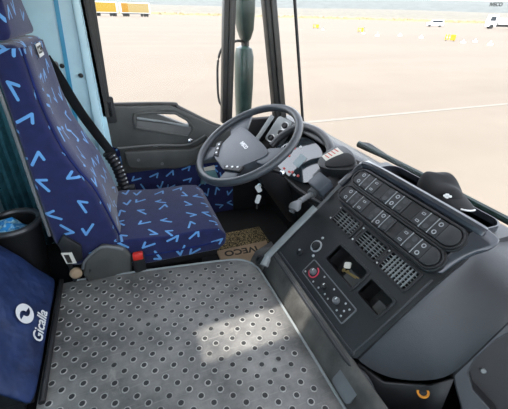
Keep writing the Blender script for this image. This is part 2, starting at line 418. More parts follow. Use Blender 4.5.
Mt = Matrix.Translation((85, 83.5, GZ)) @ Matrix.Rotation(math.radians(-42), 4, 'Z')
m = MB(); m.prism([[(0, .35), (0, 1.0), (.9, 1.15), (1.5, 1.75), (4.2, 1.75), (4.4, .35)]], 1.7, Mt @ XZ(1.7)); m.bevel(.05); m.build('body', TRW, t)
m = MB(); m.prism([[(1.15, 1.15), (1.6, 1.62), (4.0, 1.62), (4.0, 1.15)]], .03, Mt @ XZ(0)); m.build('side_window', DGL, t, False)
for q in (.8, 3.5):
    for yy in (.1, 1.6):
        m = MB(); wheel(m, Mt @ V3((q, yy, .32)), .32, .2, Mt.to_3x3() @ V3((0, 1, 0))); m.build('wheel', TYRE, t)
for (x, y, lab) in ((37.4, 32.7, 'yellow slatted barrier board nearest the lorry on the yard'), (38.0, 50.5, 'yellow slatted barrier board in the middle of the marker row'), (37.5, 64, 'yellow barrier board farthest left along the marker row')):
    t = thing('barrier_board', (x, y, GZ), lab, 'barrier', 'yellow barrier boards across the yard')
    Mt = Matrix.Translation((x, y, GZ)) @ Matrix.Rotation(math.radians(-45), 4, 'Z')
    for (u0_, u1_) in ((-.55, -.42), (-.28, -.14), (0, .55)):
        m = MB(); m.box((u0_, -.03, .08), (u1_, .03, .68), mtx=Mt); m.build('board', BYEL, t, False)
    m = MB(); m.box((-.55, .03, .32), (.55, .06, .42), mtx=Mt); m.build('rail', WHITE, t, False)
    for u in (-.4, .4):
        m = MB(); m.box((u - .05, -.25, 0), (u + .05, .25, .08), mtx=Mt); m.build('foot', TYRE, t, False)
LAB = ['white marker with short grey post just right of the farthest yellow board', 'white marker with the tallest grey post between the yellow boards', 'low white marker block third from the nearest yellow board, on its left', 'low white marker block left of the nearest yellow board', 'low white marker block first to the right of the nearest yellow board', 'low white marker block set back behind the row, below the lorry cab', 'low white marker block nearest to the right edge of the view', 'white marker with short grey post right of the tallest post']
for i, (x, y, h) in enumerate(((35.2, 57.5, .5), (35.5, 46.5, .9), (38.0, 41.6, .35), (37.9, 37.6, .35), (36.3, 29.9, .35), (39.6, 31.1, .35), (37.1, 27.3, .4), (34.0, 41.5, .5))):
    t = thing('marker_block', (x, y, GZ), LAB[i], 'marker', 'white marker blocks')
    m = MB(); m.prism([circ(0, 0, .28, 10)], .14, Matrix.Translation((x, y, GZ))); m.build('base', WHITE, t)
    m = MB(); m.prism([circ(0, 0, .07, 8)], h, Matrix.Translation((x, y, GZ)), h0=.14); m.build('post', GREYL if h > .45 else WHITE, t)

# ================================================================== CAB SHELL
# floor: rubber plate over the engine tunnel, footwell, sloping tunnel side
plate = [(-.372, -.35), (-.368, 1.262), (-.30, 1.262), (.0, 1.225), (.30, 1.183), (.385, 1.165), (.43, 1.135), (.452, 1.09), (.462, 1.0), (.468, .4), (.47, -.35)]
b = MB(); b.prism([plate], 0, None, 0, -.035); b.bevel(.006)
fl = b.build('floor', RUBBER); tag(fl, 'worn grey rubber floor plate covered in round dimples', kind='structure')
def inside(x, y, mrg=.022):
    if x < -.355 or x > .462 - mrg or y > 1.25: return False
    ye = 1.262 - (x + .30) * .14 if x > -.3 else 1.262
    if y > ye - mrg: return False
    if x > .37 and y > 1.135 - (x - .37) * .8 - mrg: return False
    return True
b = MB(); n = 0
def dimple(mb, x, y):
    sg = 10; rr = [(.0118, .0002), (.0098, .0028), (.0082, .0016)]
    rings = [[mb.bm.verts.new((x + r * math.cos(6.2832 * k / sg), y + r * math.sin(6.2832 * k / sg), z)) for k in range(sg)] for r, z in rr]
    for q in (0, 1):
        for k in range(sg):
            f = mb.bm.faces.new((rings[q][k], rings[q][(k + 1) % sg], rings[q + 1][(k + 1) % sg], rings[q + 1][k])); f.material_index = 0
    mb.bm.faces.new(rings[2]).material_index = 1
row = 0; y = .205
while y < 1.27:
    x = -.336 + (.03 if row % 2 else 0)
    while x < .47:
        if inside(x, y): dimple(b, x + random.uniform(-.001, .001), y)
        x += .06
    y += .0325; row += 1
tag(b.build('floor_dimples', [RING, DIMPLE], fl), 'rows of dark round dimples with worn rims', kind='stuff')
b = MB(); b.tube(spline([(.462, -.3, .0), (.468, .4, 0), (.462, 1.0, 0), (.452, 1.09, 0), (.43, 1.135, 0), (.385, 1.165, 0), (.30, 1.183, 0), (0, 1.225, 0), (-.30, 1.262, 0)], 4), .005, 8)
b.build('plate_lip', GREYL, fl)
b = MB()
b.grid([[(.474, yy, -.03), (.485, yy, .012), (.508, yy, .07), (.53, yy, .10)] for yy in (-.35, .3, .6, .9, 1.05)])
b.grid([[(.474, 1.05, -.03), (.485, 1.05, .012), (.508, 1.05, .07), (.53, 1.05, .10)], [(.44, 1.13, -.03), (.45, 1.15, -.01), (.48, 1.17, .02), (.56, 1.17, .06)], [(.40, 1.15, -.22), (.44, 1.18, -.22), (.48, 1.2, -.22), (.58, 1.2, -.22)]])
sl_ = b.build('tunnel_side', SLOPE, fl, solid=.01)
b = MB(); b.box((-.7, -.36, -.30), (1.05, 2.0, -.235)); b.build('footwell_floor', DEEP, fl, False)
b = MB(); b.box((-.38, 1.14, -.24), (.40, 1.165, -.04)); b.build('tunnel_wall', DEEP, fl, False)
b = MB(); b.prism([rrect(-.042, .042, -.036, .036, .014)], .012, axis_mtx((.497, .45, .045), (-.82, 0, .57)), h0=-.004); b.bevel(.004)
sub(b.build('step_pad', GREYM, fl), 'small grey square pad with rounded corners')
# rear wall and driver's side
b = MB(); b.box((-.72, -.36, -.3), (-.68, 2.02, 1.5)); tag(b.build('wall_rear', PAINT, smooth=False), 'pale blue painted rear wall of the cab', kind='structure')
b = MB(); b.box((-.68, 1.95, -.3), (-.085, 2.02, 1.5)); wl = b.build('wall_left', PAINT, smooth=False); tag(wl, 'pale blue painted side pillar behind the driver seat', kind='structure')
b = MB(); b.prism([[(-.255, .3), (-.205, 1.05), (-.185, 1.5), (-.165, 1.5), (-.187, 1.05), (-.237, .3)]], .006, XZ(1.95)); b.build('groove_strip', PAINTD, wl, False)
b = MB(); b.prism([[(-.155, .45), (-.128, .66), (-.11, .66), (-.137, .45)]], .005, XZ(1.95)); b.build('groove_strip', PAINTD, wl, False)
b = MB(); b.prism([[(-.155, .3), (-.12, 1.5), (-.092, 1.5), (-.112, .3)]], .025, XZ(1.95)); b.bevel(.008); b.build('raised_rib', PAINT, wl)
for (x, z) in ((-.236, .755), (-.162, .711)):
    b = MB(); b.lathe([(.011, 0), (.009, .006), (.004, .008)], axis_mtx((x, 1.949 if x < -.2 else 1.935, z), (0, -1, 0), (1, 0, 0)), 12); b.build('plug', BLACK, wl)
b = MB(); b.prism([[(-.72, -.36), (1.0, -.36), (1.0, 2.02), (-.72, 2.02)], [(-.445, .828), (.0, .828), (.0, .688), (-.445, .688)]], 1.5, None, 0, 1.45)  # opening added in the unseen roof so sun lands on the floor plate
ce = b.build('ceiling', HEADL, smooth=False); tag(ce, 'cab roof with an opening added to cast a sun patch', kind='structure')
# door window rubber frame
b = MB(); b.prism([[(-.10, .50), (-.055, .50), (-.022, 1.5), (-.095, 1.5)]], .05, XZ(2.0)); b.prism([[(-.085, .50), (-.067, .50), (-.045, 1.5), (-.065, 1.5)]], .065, XZ(2.0))
tag(b.build('trim_1', FRAME), 'dark rubber edge of the door window beside the blue pillar', kind='structure')
b = MB(); b.prism([[(.563, .40), (.628, .40), (.68, 1.5), (.61, 1.5)]], .05, XZ(2.02)); b.prism([[(.59, .40), (.61, .40), (.657, 1.5), (.637, 1.5)]], .06, XZ(2.02))
b.bevel(.006); tag(b.build('trim_2', FRAME), 'dark bar between door window and quarter window', kind='structure')
b = MB(); b.prism([[(.905, .35), (.985, .35), (.79, 1.5), (.72, 1.5)]], .07, XZ(1.97)); b.bevel(.012)
b.prism([[(.935, .35), (.95, .35), (.765, 1.5), (.75, 1.5)]], .085, XZ(1.97))
b.bevel(.003); tag(b.build('trim_3', FRAME), 'dark windscreen pillar behind the steering wheel', kind='structure')
b = MB(); b.tube([(1.065, 1.86, .40), (.94, 1.85, 1.06), (.85, 1.84, 1.5)], .009, 8); tag(b.build('trim_4', BLACK), 'thin black rubber seal at the windscreen edge', kind='structure')
# glass
b = MB(); b.grid([[(1.135, yy, .38), (1.0, yy, .93), (.85, yy, 1.48)] for yy in (-.34, .3, .9, 1.5, 1.86)]); wi = b.build('window_1', GLASSW, solid=.004); tag(wi, 'large clear windscreen', kind='structure')
b = text_mb('IVECO', .0125, frame_mtx((0.9659, 0.7326, 1.0324), (0, -1, 0), V3((-.24, 0, .97)).normalized(), V3((-.97, 0, -.24)).normalized()), .0004, shear=.2, bold=.00025)
b.build('windscreen_lettering', INK, wi, False)
b = MB(); b.box((-.07, 1.985, .35), (.60, 1.989, 1.48)); tag(b.build('window_2', GLASS, smooth=False), 'clear door window', kind='structure')
b = MB(); b.prism([[(.61, .42), (.93, .42), (.76, 1.48), (.66, 1.48)]], .004, XZ(1.99)); tag(b.build('window_3', GLASS, smooth=False), 'clear quarter window ahead of the door', kind='structure')

b = MB(); b.box((.63, 1.97, -.3), (1.10, 2.02, .41)); b.bevel(.006); tag(b.build('wall_side', DEEP), 'black trim panel between door and windscreen corner', kind='structure')
b = MB(); b.box((1.08, -.36, -.3), (1.13, 2.02, .36)); tag(b.build('wall_front', DEEP, smooth=False), 'black bulkhead under the windscreen', kind='structure')
b = MB(); b.prism([[(-.70, -.3), (-.70, 1.45), (-.62, 1.45), (-.62, .58), (1.0, .58), (1.08, .40), (1.10, -.3)]], .04, XZ(-.36)); wr = b.build('wall_right', PAINT, smooth=False); tag(wr, 'passenger door side of the cab with its window down', kind='structure')
# driver's door
door = thing('door_1', (.2, 1.97, -.2), 'dark plastic driver door with sloping sill and pull handle', None); door['kind'] = 'structure'
outer = [(-.105, .335), (-.10, .537), (-.07, .548), (.262, .532), (.30, .512), (.492, .402), (.63, .345), (.63, .15), (-.05, .15), (-.05, .30)]
hole = [(.16, .497), (.20, .499), (.285, .483), (.350, .432), (.36, .41), (.345, .408)]
b = MB(); b.prism([outer, hole], .055, XZ(2.02)); b.bevel(.008, 2, 50); b.build('upper_panel', DOORP, door)
b = MB(); b.tube(spline([(-.10, 1.985, .537), (-.07, 1.985, .549), (.262, 1.985, .534), (.31, 1.985, .51), (.492, 1.985, .405), (.62, 1.985, .35)], 5), .013, 8); b.build('sill_seal', FRAME, door)
ho = [(.055, .505), (.15, .508), (.285, .493), (.35, .449), (.385, .405), (.382, .37), (.345, .335), (.05, .415), (.045, .46)]
hi_ = [(.068, .490), (.15, .494), (.28, .481), (.34, .440), (.37, .403), (.368, .376), (.342, .350), (.066, .428), (.062, .46)]
b = MB(); b.prism([ho, hi_], .014, XZ(1.967)); b.bevel(.004); b.build('handle_surround', DOORP, door)
b = MB(); b.prism([[(.066, .428), (.066, .462), (.368, .398), (.366, .376), (.342, .350)]], .008, XZ(1.966)); b.build('pull_handle', DOORL, door)
b = MB(); b.tube([(.07, 1.962, .475), (.20, 1.958, .447), (.352, 1.962, .405)], .007, 8); b.build('handle_bar', GREYL, door)
arm = [(-.03, .30), (.16, .29), (.36, .272), (.44, .30), (.46, .345), (.47, .30), (.40, .215), (.33, .165), (.25, .158), (.0, .192), (-.02, .21)]
b = MB(); b.prism([arm], .05, XZ(1.975)); b.bevel(.016, 3); b.build('door_pocket', DOORP, door)
b = MB(); b.tube(spline([(-.06, 1.958, .315), (.15, 1.955, .312), (.33, 1.955, .295), (.45, 1.955, .345)], 5), .007, 8); b.build('pocket_edge', DOORL, door)
for (x, z) in ((.042, .243), (.172, .203)):
    b = MB(); b.lathe([(.010, 0), (.008, .005), (.003, .003)], axis_mtx((x, 1.926, z), (0, -1, 0), (1, 0, 0)), 12); sub(b.build('screw', GREYM, door), 'round screw head')
b = MB(); b.prism([rrect(-.085, -.035, .46, .60, .012)], .012, XZ(1.965)); b.bevel(.004); b.build('lock_plate', BLACK, door)
b = MB(); b.tube([(-.06, 1.945, .50), (-.057, 1.94, .575)], [.007, .009], 8); sub(b.build('lock_knob', CHROME, door), 'chrome lock pin')
b = MB(); b.tube([(.135, 1.965, .305), (.165, 1.965, .303)], .006, 8); b.build('catch', GREYL, door)
b = MB(); b.lathe([(.018, 0), (.016, .012), (.006, .016)], axis_mtx((.356, 1.964, .315), (0, -1, 0), (1, 0, 0)), 14); sub(b.build('speaker_knob', CHROME, door), 'small chrome button')
b = MB(); b.prism([[(-.10, -.2), (-.10, .33), (-.04, .30), (-.03, .16), (.63, .16), (.63, -.3), (-.10, -.3)]], .03, XZ(2.01)); b.build('lower_trim', FAB_S, door, uv=True)
b = MB(); b.prism([[(.40, .02), (.42, .10), (.50, .11), (.53, .02)]], .03, XZ(1.97)); b.bevel(.006); b.build('map_pocket', plastic('teal_plastic', (.12, .24, .25), .4, 0), door)
b = MB(); b.prism([[(.42, .11), (.42, .125), (.50, .135), (.50, .11)]], .02, XZ(1.965)); b.build('folded_paper', PAPER, door, False)

# outside mirrors
mi = thing('side_mirror', (.84, 2.35, .30), 'dark green shells of the door mirror pair outside the quarter window', 'mirror')
def mirror_shell(prof):
    m = MB(); rows = []
    for z, x0, x1, d in prof:
        cx, hx = (x0 + x1) / 2, (x1 - x0) / 2
        rows.append([(cx + hx * math.copysign(abs(math.cos(a)) ** .6, math.cos(a)), 2.35 + d * math.copysign(abs(math.sin(a)) ** .6, math.sin(a)), z) for a in [2 * math.pi * k / 16 for k in range(17)]])
    m.grid(rows); bmesh.ops.remove_doubles(m.bm, verts=m.bm.verts, dist=1e-5)
    for e in (0, -1): pass
    bmesh.ops.holes_fill(m.bm, edges=m.bm.edges, sides=40); return m
mirror_shell([(.83, .83, .862, .03), (.845, .815, .875, .05), (.90, .795, .892, .07), (1.0, .78, .897, .08), (1.2, .775, .90, .08), (1.28, .80, .88, .05)]).build('upper_shell', MIRG, mi)
mirror_shell([(.30, .80, .87, .04), (.32, .785, .885, .06), (.55, .78, .895, .075), (.74, .78, .895, .075), (.79, .79, .885, .06), (.805, .82, .86, .03)]).build('lower_shell', MIRG, mi)
b = MB(); b.tube([(.845, 2.35, .78), (.845, 2.35, .87)], .028, 8); b.build('link', BLACK, mi)
b = MB(); b.tube(spline([(.83, 2.35, .83), (.76, 2.3, .835), (.675, 2.3, .80), (.64, 2.3, .72), (.632, 2.3, .60), (.64, 2.3, .46), (.68, 2.25, .40)], 5), .008, 8); b.build('bracket', BLACK, mi)

# wiper outside the windscreen
wp = thing('windscreen_wiper', (1.2, .9, .36), 'long dark wiper lying along the base of the windscreen', 'wiper')
b = MB(); b.tube([(1.175, 1.42, .395), (1.175, 1.0, .400), (1.175, .1, .400)], .014, 8); b.build('blade', MIRG, wp)
b = MB(); b.tube([(1.18, 1.43, .385), (1.19, 1.36, .392), (1.20, 1.2, .385)], [.016, .024, .012], 8); b.build('pivot', BLACK, wp)
b = MB(); b.tube([(1.215, 1.25, .378), (1.215, .7, .378), (1.215, .1, .378)], .008, 8); b.build('arm', BLACK, wp)

# ================================================================== DRIVER SEAT
seat = thing('driver_seat', (.05, 1.52, -.235), 'driver seat in navy cloth printed with pale blue V marks', 'seat')
SY0, SY1 = 1.27, 1.775
side = [(-.335, .20), (-.338, .42), (-.338, .70), (-.345, .90), (-.262, .90), (-.253, .77), (-.245, .69), (-.225, .58), (-.190, .48), (-.147, .385), (-.10, .16), (-.13, .06), (-.30, .06)]
b = MB(); b.prism([side], SY1 - SY0, XZ(SY1)); b.bevel(.022, 3, 25)
for v in b.bm.verts:
    k = min(1, max(0, (v.co.z - .80) / .22)); v.co.y = 1.522 + (v.co.y - 1.522) * (1 - .28 * k)
b.build('backrest', FAB_B, seat, uv=True)
hd = [(-.345, .907), (-.345, 1.15), (-.33, 1.20), (-.25, 1.20), (-.24, 1.15), (-.238, 1.02), (-.262, .907)]
b = MB(); b.prism([hd], SY1 - SY0 - .01, XZ(SY1 - .005)); b.bevel(.022, 3, 25)
for v in b.bm.verts:
    k = min(1, max(0, (v.co.z - .86) / .16)); v.co.y = 1.522 + (v.co.y - 1.522) * (1 - .38 * k); v.co.x -= .045 * k
b.build('headrest', FAB_B, seat, uv=True)
# front face panel with its own print, bolsters proud of it
fr = [(-.259, .885), (-.250, .77), (-.242, .69), (-.222, .58), (-.187, .48), (-.144, .385), (-.096, .17)]
b = MB(); b.grid([[(x + o, yy, z) for (x, z) in fr] for yy, o in ((1.295, -.002), (1.305, .005), (1.36, .010), (1.40, .003), (1.52, -.003), (1.64, .003), (1.69, .010), (1.74, .005), (1.752, -.002))])
for v in b.bm.verts:
    k = min(1, max(0, (v.co.z - .80) / .22)); v.co.y = 1.522 + (v.co.y - 1.522) * (1 - .28 * k)
b.build('front_panel', FAB_F, seat, uv=True, solid=.004)
b = MB(); b.tube(spline([(-.258, 1.315, .89), (-.249, 1.292, .77), (-.241, 1.288, .69), (-.221, 1.288, .58), (-.186, 1.288, .48), (-.143, 1.288, .385), (-.095, 1.288, .17)], 4), .004, 6); b.build('piping', FAB_P, seat)
b = MB(); b.tube(spline([(-.34, 1.275, .23), (-.342, 1.275, .42), (-.342, 1.275, .70), (-.348, 1.275, .90)], 4), .006, 6); b.build('back_shell_edge', GREYM, seat)
TG = frame_mtx((-.250, 1.56, .862), (0, -1, 0), V3((-.08, 0, 1)).normalized(), V3((1, 0, .08)).normalized())
b = text_mb('IVECO', .034, TG @ Matrix.Translation((0, 0, .002)), .0008, 1, bold=.001)
b.box((-.050, -.022, 0), (.050, .022, .002), 0, TG); sub(b.build('woven_tag', [WHITE, INK], seat, False), 'small white woven tag with dark lettering')
# cushion
cu = [(-.14, .02), (-.15, .14), (-.06, .145), (.10, .125), (.26, .125), (.335, .115), (.372, .075), (.365, .02), (.33, -.005), (-.05, .0)]
b = MB(); b.prism([cu], .495, XZ(1.765)); b.bevel(.03, 4, 22)
for v in b.bm.verts:
    if v.co.z > .09: v.co.z += .012 * math.cos((v.co.y - 1.517) / .25 * 1.5)
b.build('cushion', FAB_S, seat, uv=True)
b = MB(); b.tube(spline([(-.10, 1.272, .055), (.1, 1.268, .045), (.30, 1.27, .045), (.36, 1.29, .055)], 4), .004, 6); b.build('piping', FAB_P, seat)
b = MB(); b.box((-.28, 1.29, -.05), (.33, 1.75, .01)); b.box((-.22, 1.33, -.235), (.26, 1.71, -.05)); b.bevel(.01); b.build('seat_base', DEEP, seat)
b = MB(); b.prism([[(-.262, .03), (-.245, .10), (-.165, .162), (-.085, .128), (-.06, .08), (-.075, -.02), (-.25, -.01)]], .032, XZ(1.27)); b.bevel(.014, 3); b.build('recliner_cover', DOORP, seat)
b = MB(); b.tube(spline([(-.255, 1.238, .07), (-.235, 1.236, .112), (-.165, 1.236, .160), (-.09, 1.236, .128)], 4), .006, 8); b.build('cover_rim', GREYM, seat)
b = MB(); b.prism([[(-.305, .10), (-.32, .20), (-.29, .235), (-.24, .17), (-.25, .10)]], .02, XZ(1.27)); b.bevel(.006); b.build('hinge_bracket', BLACK, seat)
b = MB(); b.prism([[(-.308, .105), (-.315, .160), (-.278, .153), (-.272, .098)]], .003, XZ(1.248)); b.prism([[(-.303, .108), (-.308, .150), (-.290, .147), (-.286, .105)], ], .004, XZ(1.248), 1); sub(b.build('warning_sticker', [PAPER, INK], seat, False), 'white sticker with a dark emblem')
b = MB(); b.lathe([(.012, 0), (.022, .008), (.024, .022), (.016, .032), (.004, .035)], axis_mtx((-.285, 1.26, .048), (0, -1, .2), (1, 0, 0)), 16); sub(b.build('adjuster_knob', CARD, seat), 'tan round adjuster knob')
b = MB(); b.tube([(-.30, 1.26, -.02), (-.30, 1.255, .10)], .008, 8); b.tube([(-.25, 1.25, .0), (-.23, 1.245, .06)], .009, 8); b.build('lever', BLACK, seat)
bu = MB(); bu.prism([rrect(-.062, -.012, .0, .09, .012)], .03, XZ(1.255)); bu.bevel(.006); bk = bu.build('belt_buckle', BLACK, seat)
b = MB(); b.box((-.058, 1.222, .066), (-.016, 1.252, .094)); b.bevel(.005); b.build('release_button', RED, bk)
# belt
sb = thing('seat_belt', (-.05, 1.8, .05), 'black seat belt running down the door side of the driver seat', 'seat belt')
b = MB(); b.tube(spline([(-.275, 1.83, .80), (-.245, 1.80, .735), (-.185, 1.80, .56), (-.085, 1.80, .34)], 6), .03, 8, flat=(.12, (.5, .85, .2))); b.build('webbing', BELT, sb)
b = MB(); b.prism([rrect(-.285, -.235, .72, .79, .012)], .02, XZ(1.84)); b.bevel(.005); b.build('shoulder_guide', GREYM, sb)
pts = spline([(-.105, 1.81, .35), (-.075, 1.81, .27), (-.06, 1.80, .18), (-.05, 1.79, .10)], 8)
b = MB(); b.tube(pts, [.026 + (.005 if i % 2 else 0) for i in range(len(pts))], 12); b.build('corrugated_boot', BLACK, sb)
for p in pts[2:18:2]:
    b = MB(); b.lathe([(.004, 0), (.005, .004), (.002, .006)], axis_mtx(p + V3((.022, -.018, 0)), (.6, -.8, 0), (0, 0, 1)), 8); b.build('stud', SILV, sb)
b = MB(); b.box((-.10, 1.775, .11), (.0, 1.80, .16)); b.bevel(.008); b.build('anchor', BLACK, sb)

# ================================================================== BUNK COVER, BIN
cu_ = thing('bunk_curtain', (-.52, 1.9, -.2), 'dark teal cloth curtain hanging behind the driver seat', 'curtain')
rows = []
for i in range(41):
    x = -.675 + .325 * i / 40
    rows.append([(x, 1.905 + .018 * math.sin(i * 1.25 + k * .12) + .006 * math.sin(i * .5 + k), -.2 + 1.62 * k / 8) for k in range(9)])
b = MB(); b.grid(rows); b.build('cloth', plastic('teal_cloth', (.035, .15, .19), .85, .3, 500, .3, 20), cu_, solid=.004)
b = MB(); b.tube([(-.68, 1.905, 1.43), (-.33, 1.905, 1.43)], .008, 8); b.build('rail', GREYL, cu_)
cv = thing('bunk_cover', (-.5, 1.0, 0), 'dark blue nylon bunk cover with white swirl emblem and lettering', 'cover')
A = V3((-.362, 0, .022)); dn = V3((-.632, 0, 1)).normalized()
rows = []
rnd = random.Random(2)
for i in range(15):
    yy = .722 + .56 * i / 14; r = []
    for k in range(9):
        p = A + dn * (.30 * k / 8) + V3((0, yy, 0)); nrm = V3((1, 0, .632)).normalized()
        amp = .006 * math.sin(i * 1.1 + k * .6) * math.sin(k * .9) + rnd.uniform(-.0015, .0015)
        edge = -.012 if i in (0, 14) else 0
        r.append(p + nrm * (amp + edge))
    top = r[-1]; r.append(top + V3((-.06, 0, .02))); r.append(top + V3((-.14, 0, .02))); rows.append(r)
b = MB(); b.grid(rows); b.build('cloth', BAGB, cv, solid=.012, subsurf=1)
nrm = V3((1, 0, .632)).normalized()
b = MB(); b.box((-.68, .74, -.02), (-.40, 1.27, .02)); b.prism([[(-.375, .0), (-.52, .23), (-.68, .23), (-.68, .0)]], .52, XZ(1.265)); b.build('bunk_box', BLACK, cv, False)
def on_cover(y, s, h=.0): return A + dn * s + V3((0, y, 0)) + nrm * h
Mc = lambda y, s: frame_mtx(on_cover(y, s, .009), (0, 1, 0), dn, nrm)
b = text_mb('Gicalla', .052, Mc(.985, .040), .0008, shear=.15, bold=.0006); sub(b.build('lettering', LOGO, cv, False), 'white printed lettering')
# swirl emblem: two interlocking comma shapes
def comma(rot):
    o_, i_ = [], []
    for k in range(17):
        a = math.radians(-15 + 190 * k / 16); R = .040; r_ = .012 + .020 * (1 - k / 16) if k < 16 else .039
        r_ = .010 + .027 * (k / 16) ** 2
        o_.append((R * math.cos(a + rot), .82 * R * math.sin(a + rot))); i_.append((r_ * math.cos(a + rot), .82 * r_ * math.sin(a + rot)))
    return o_ + i_[::-1]
b = MB()
for rr_ in (0, math.pi): b.prism([comma(rr_)], .001, Mc(1.0, .104))
sub(b.build('swirl_emblem', LOGO, cv, False), 'white round swirl emblem')
b = MB(); b.tube([(-.352, .73, .008), (-.352, 1.27, .008)], .010, 8); b.build('hem', BLACK, cv)
bn = thing('waste_bin', (-.49, 1.42, -.05), 'black round bin with thick rim beside the blue bunk cover', 'bin')
Mb = Matrix.Translation((-.49, 1.42, 0))
b = MB(); b.lathe([(.07, -.05), (.085, .10), (.098, .23), (.088, .23), (.078, .10), (.06, .0)], Mb, 28, cap=False); b.build('body', BLACK, bn)
b = MB(); b.tube([(-.49 + .096 * math.cos(k * .2244), 1.42 + .096 * math.sin(k * .2244), .235) for k in range(28)], .013, 8, True); b.build('rim', plastic('bin_rim', (.05, .05, .055), .3, 0), bn)
b = MB(); b.box((-.56, 1.36, -.235), (-.45, 1.48, -.05)); b.build('stand', DEEP, bn, False)
lt = thing('plastic_bag', (-.50, 1.41, .1), 'crumpled bright blue plastic bag inside the black bin', 'bag')
b = MB(); bmesh.ops.create_icosphere(b.bm, subdivisions=3, radius=.066, matrix=Matrix.Translation((-.505, 1.405, .185)))
rnd = random.Random(5)
for v in b.bm.verts:
    d = v.co - V3((-.505, 1.405, .185)); v.co += d * rnd.uniform(-.22, .12)
b.build('film', TEALBAG, lt)

# ================================================================== DASHBOARD
dash = thing('dashboard', (.8, 1.0, -.2), 'grey dashboard with angled centre console full of switches, vents and pockets', 'dashboard')
P0 = V3((.52, 0, .10)); CV = V3((.717, 0, .697)).normalized(); CU = V3((0, -1, 0)); CN = CU.cross(CV)
CM = frame_mtx(P0, CU, CV, CN)
def cp(u, v, w=0): return CM @ V3((u, v, w))
pk = [(-.822, -.656, .146, .223), (-.632, -.526, .150, .216)]
vt = [(-.936, -.818, .268, .330), (-.781, -.671, .265, .327), (-.646, -.530, .262, .328)]
outer = [(-1.035, 0), (-1.035, .515), (-.485, .515), (-.478, .45), (-.478, .02), (-.50, 0)]
b = MB(); b.prism([outer] + [rrect(*q, .008, 3) for q in pk] + [rrect(*q, .006, 3) for q in vt], 0, CM, 0, -.018); b.build('console_panel', DASH, dash)
for q in pk:   # storage pockets
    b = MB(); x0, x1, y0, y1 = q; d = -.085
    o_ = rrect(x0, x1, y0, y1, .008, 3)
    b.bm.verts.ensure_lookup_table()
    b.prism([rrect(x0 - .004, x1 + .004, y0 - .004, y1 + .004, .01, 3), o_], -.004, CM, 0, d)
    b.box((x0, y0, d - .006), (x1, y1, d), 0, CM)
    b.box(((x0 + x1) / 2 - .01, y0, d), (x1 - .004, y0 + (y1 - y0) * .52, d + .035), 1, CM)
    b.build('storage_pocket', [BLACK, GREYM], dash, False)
    b = MB(); b.prism([rrect(x0 - .009, x1 + .009, y0 - .009, y1 + .009, .012, 4), rrect(x0, x1, y0, y1, .008, 4)], .004, CM); b.bevel(.0018, 1); b.build('pocket_rim', DASH, dash)
for vi, q in enumerate(vt):
    x0, x1, y0, y1 = q
    b = MB(); b.prism([rrect(x0 - .008, x1 + .008, y0 - .008, y1 + .008, .010, 4), rrect(x0, x1, y0, y1, .006, 4)], .006, CM, h0=-.03); b.bevel(.002, 1); ve = b.build('air_vent', BLACK, dash)
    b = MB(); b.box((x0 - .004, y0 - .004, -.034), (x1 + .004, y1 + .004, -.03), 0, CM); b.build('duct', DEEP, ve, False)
    ns = 6
    for k in range(1, ns):
        vv = y0 + (y1 - y0) * k / ns
        b = MB(); b.box((x0, vv - .0010, -.010), (x1, vv + .0010, .003), 0, CM); b.build('slat', GREYL, ve, False)
    nu = 8 if vi == 2 else 5
    for k in range(1, nu):
        uu = x0 + (x1 - x0) * k / nu
        b = MB(); b.box((uu - .0009, y0, -.012 if vi < 2 else -.006), (uu + .0009, y1, -.001 if vi < 2 else .0035), 0, CM); b.build('slat', GREYM if vi < 2 else GREYL, ve, False)
for (u, v0) in ((-.799, .297), (-.660, .295), (-.950, .30)):   # vent thumbwheels
    b = MB(); b.box((u - .004, v0 - .018, 0), (u + .004, v0 + .018, .006), 0, CM); b.bevel(.002, 1); tw = b.build('thumbwheel', BLACK, dash)
    for dv in (-.028, .028):
        b = MB(); b.lathe([(.0035, 0), (.003, .003)], CM @ Matrix.Translation((u, v0 + dv, 0)), 8); b.build('mark', WHITE, tw)
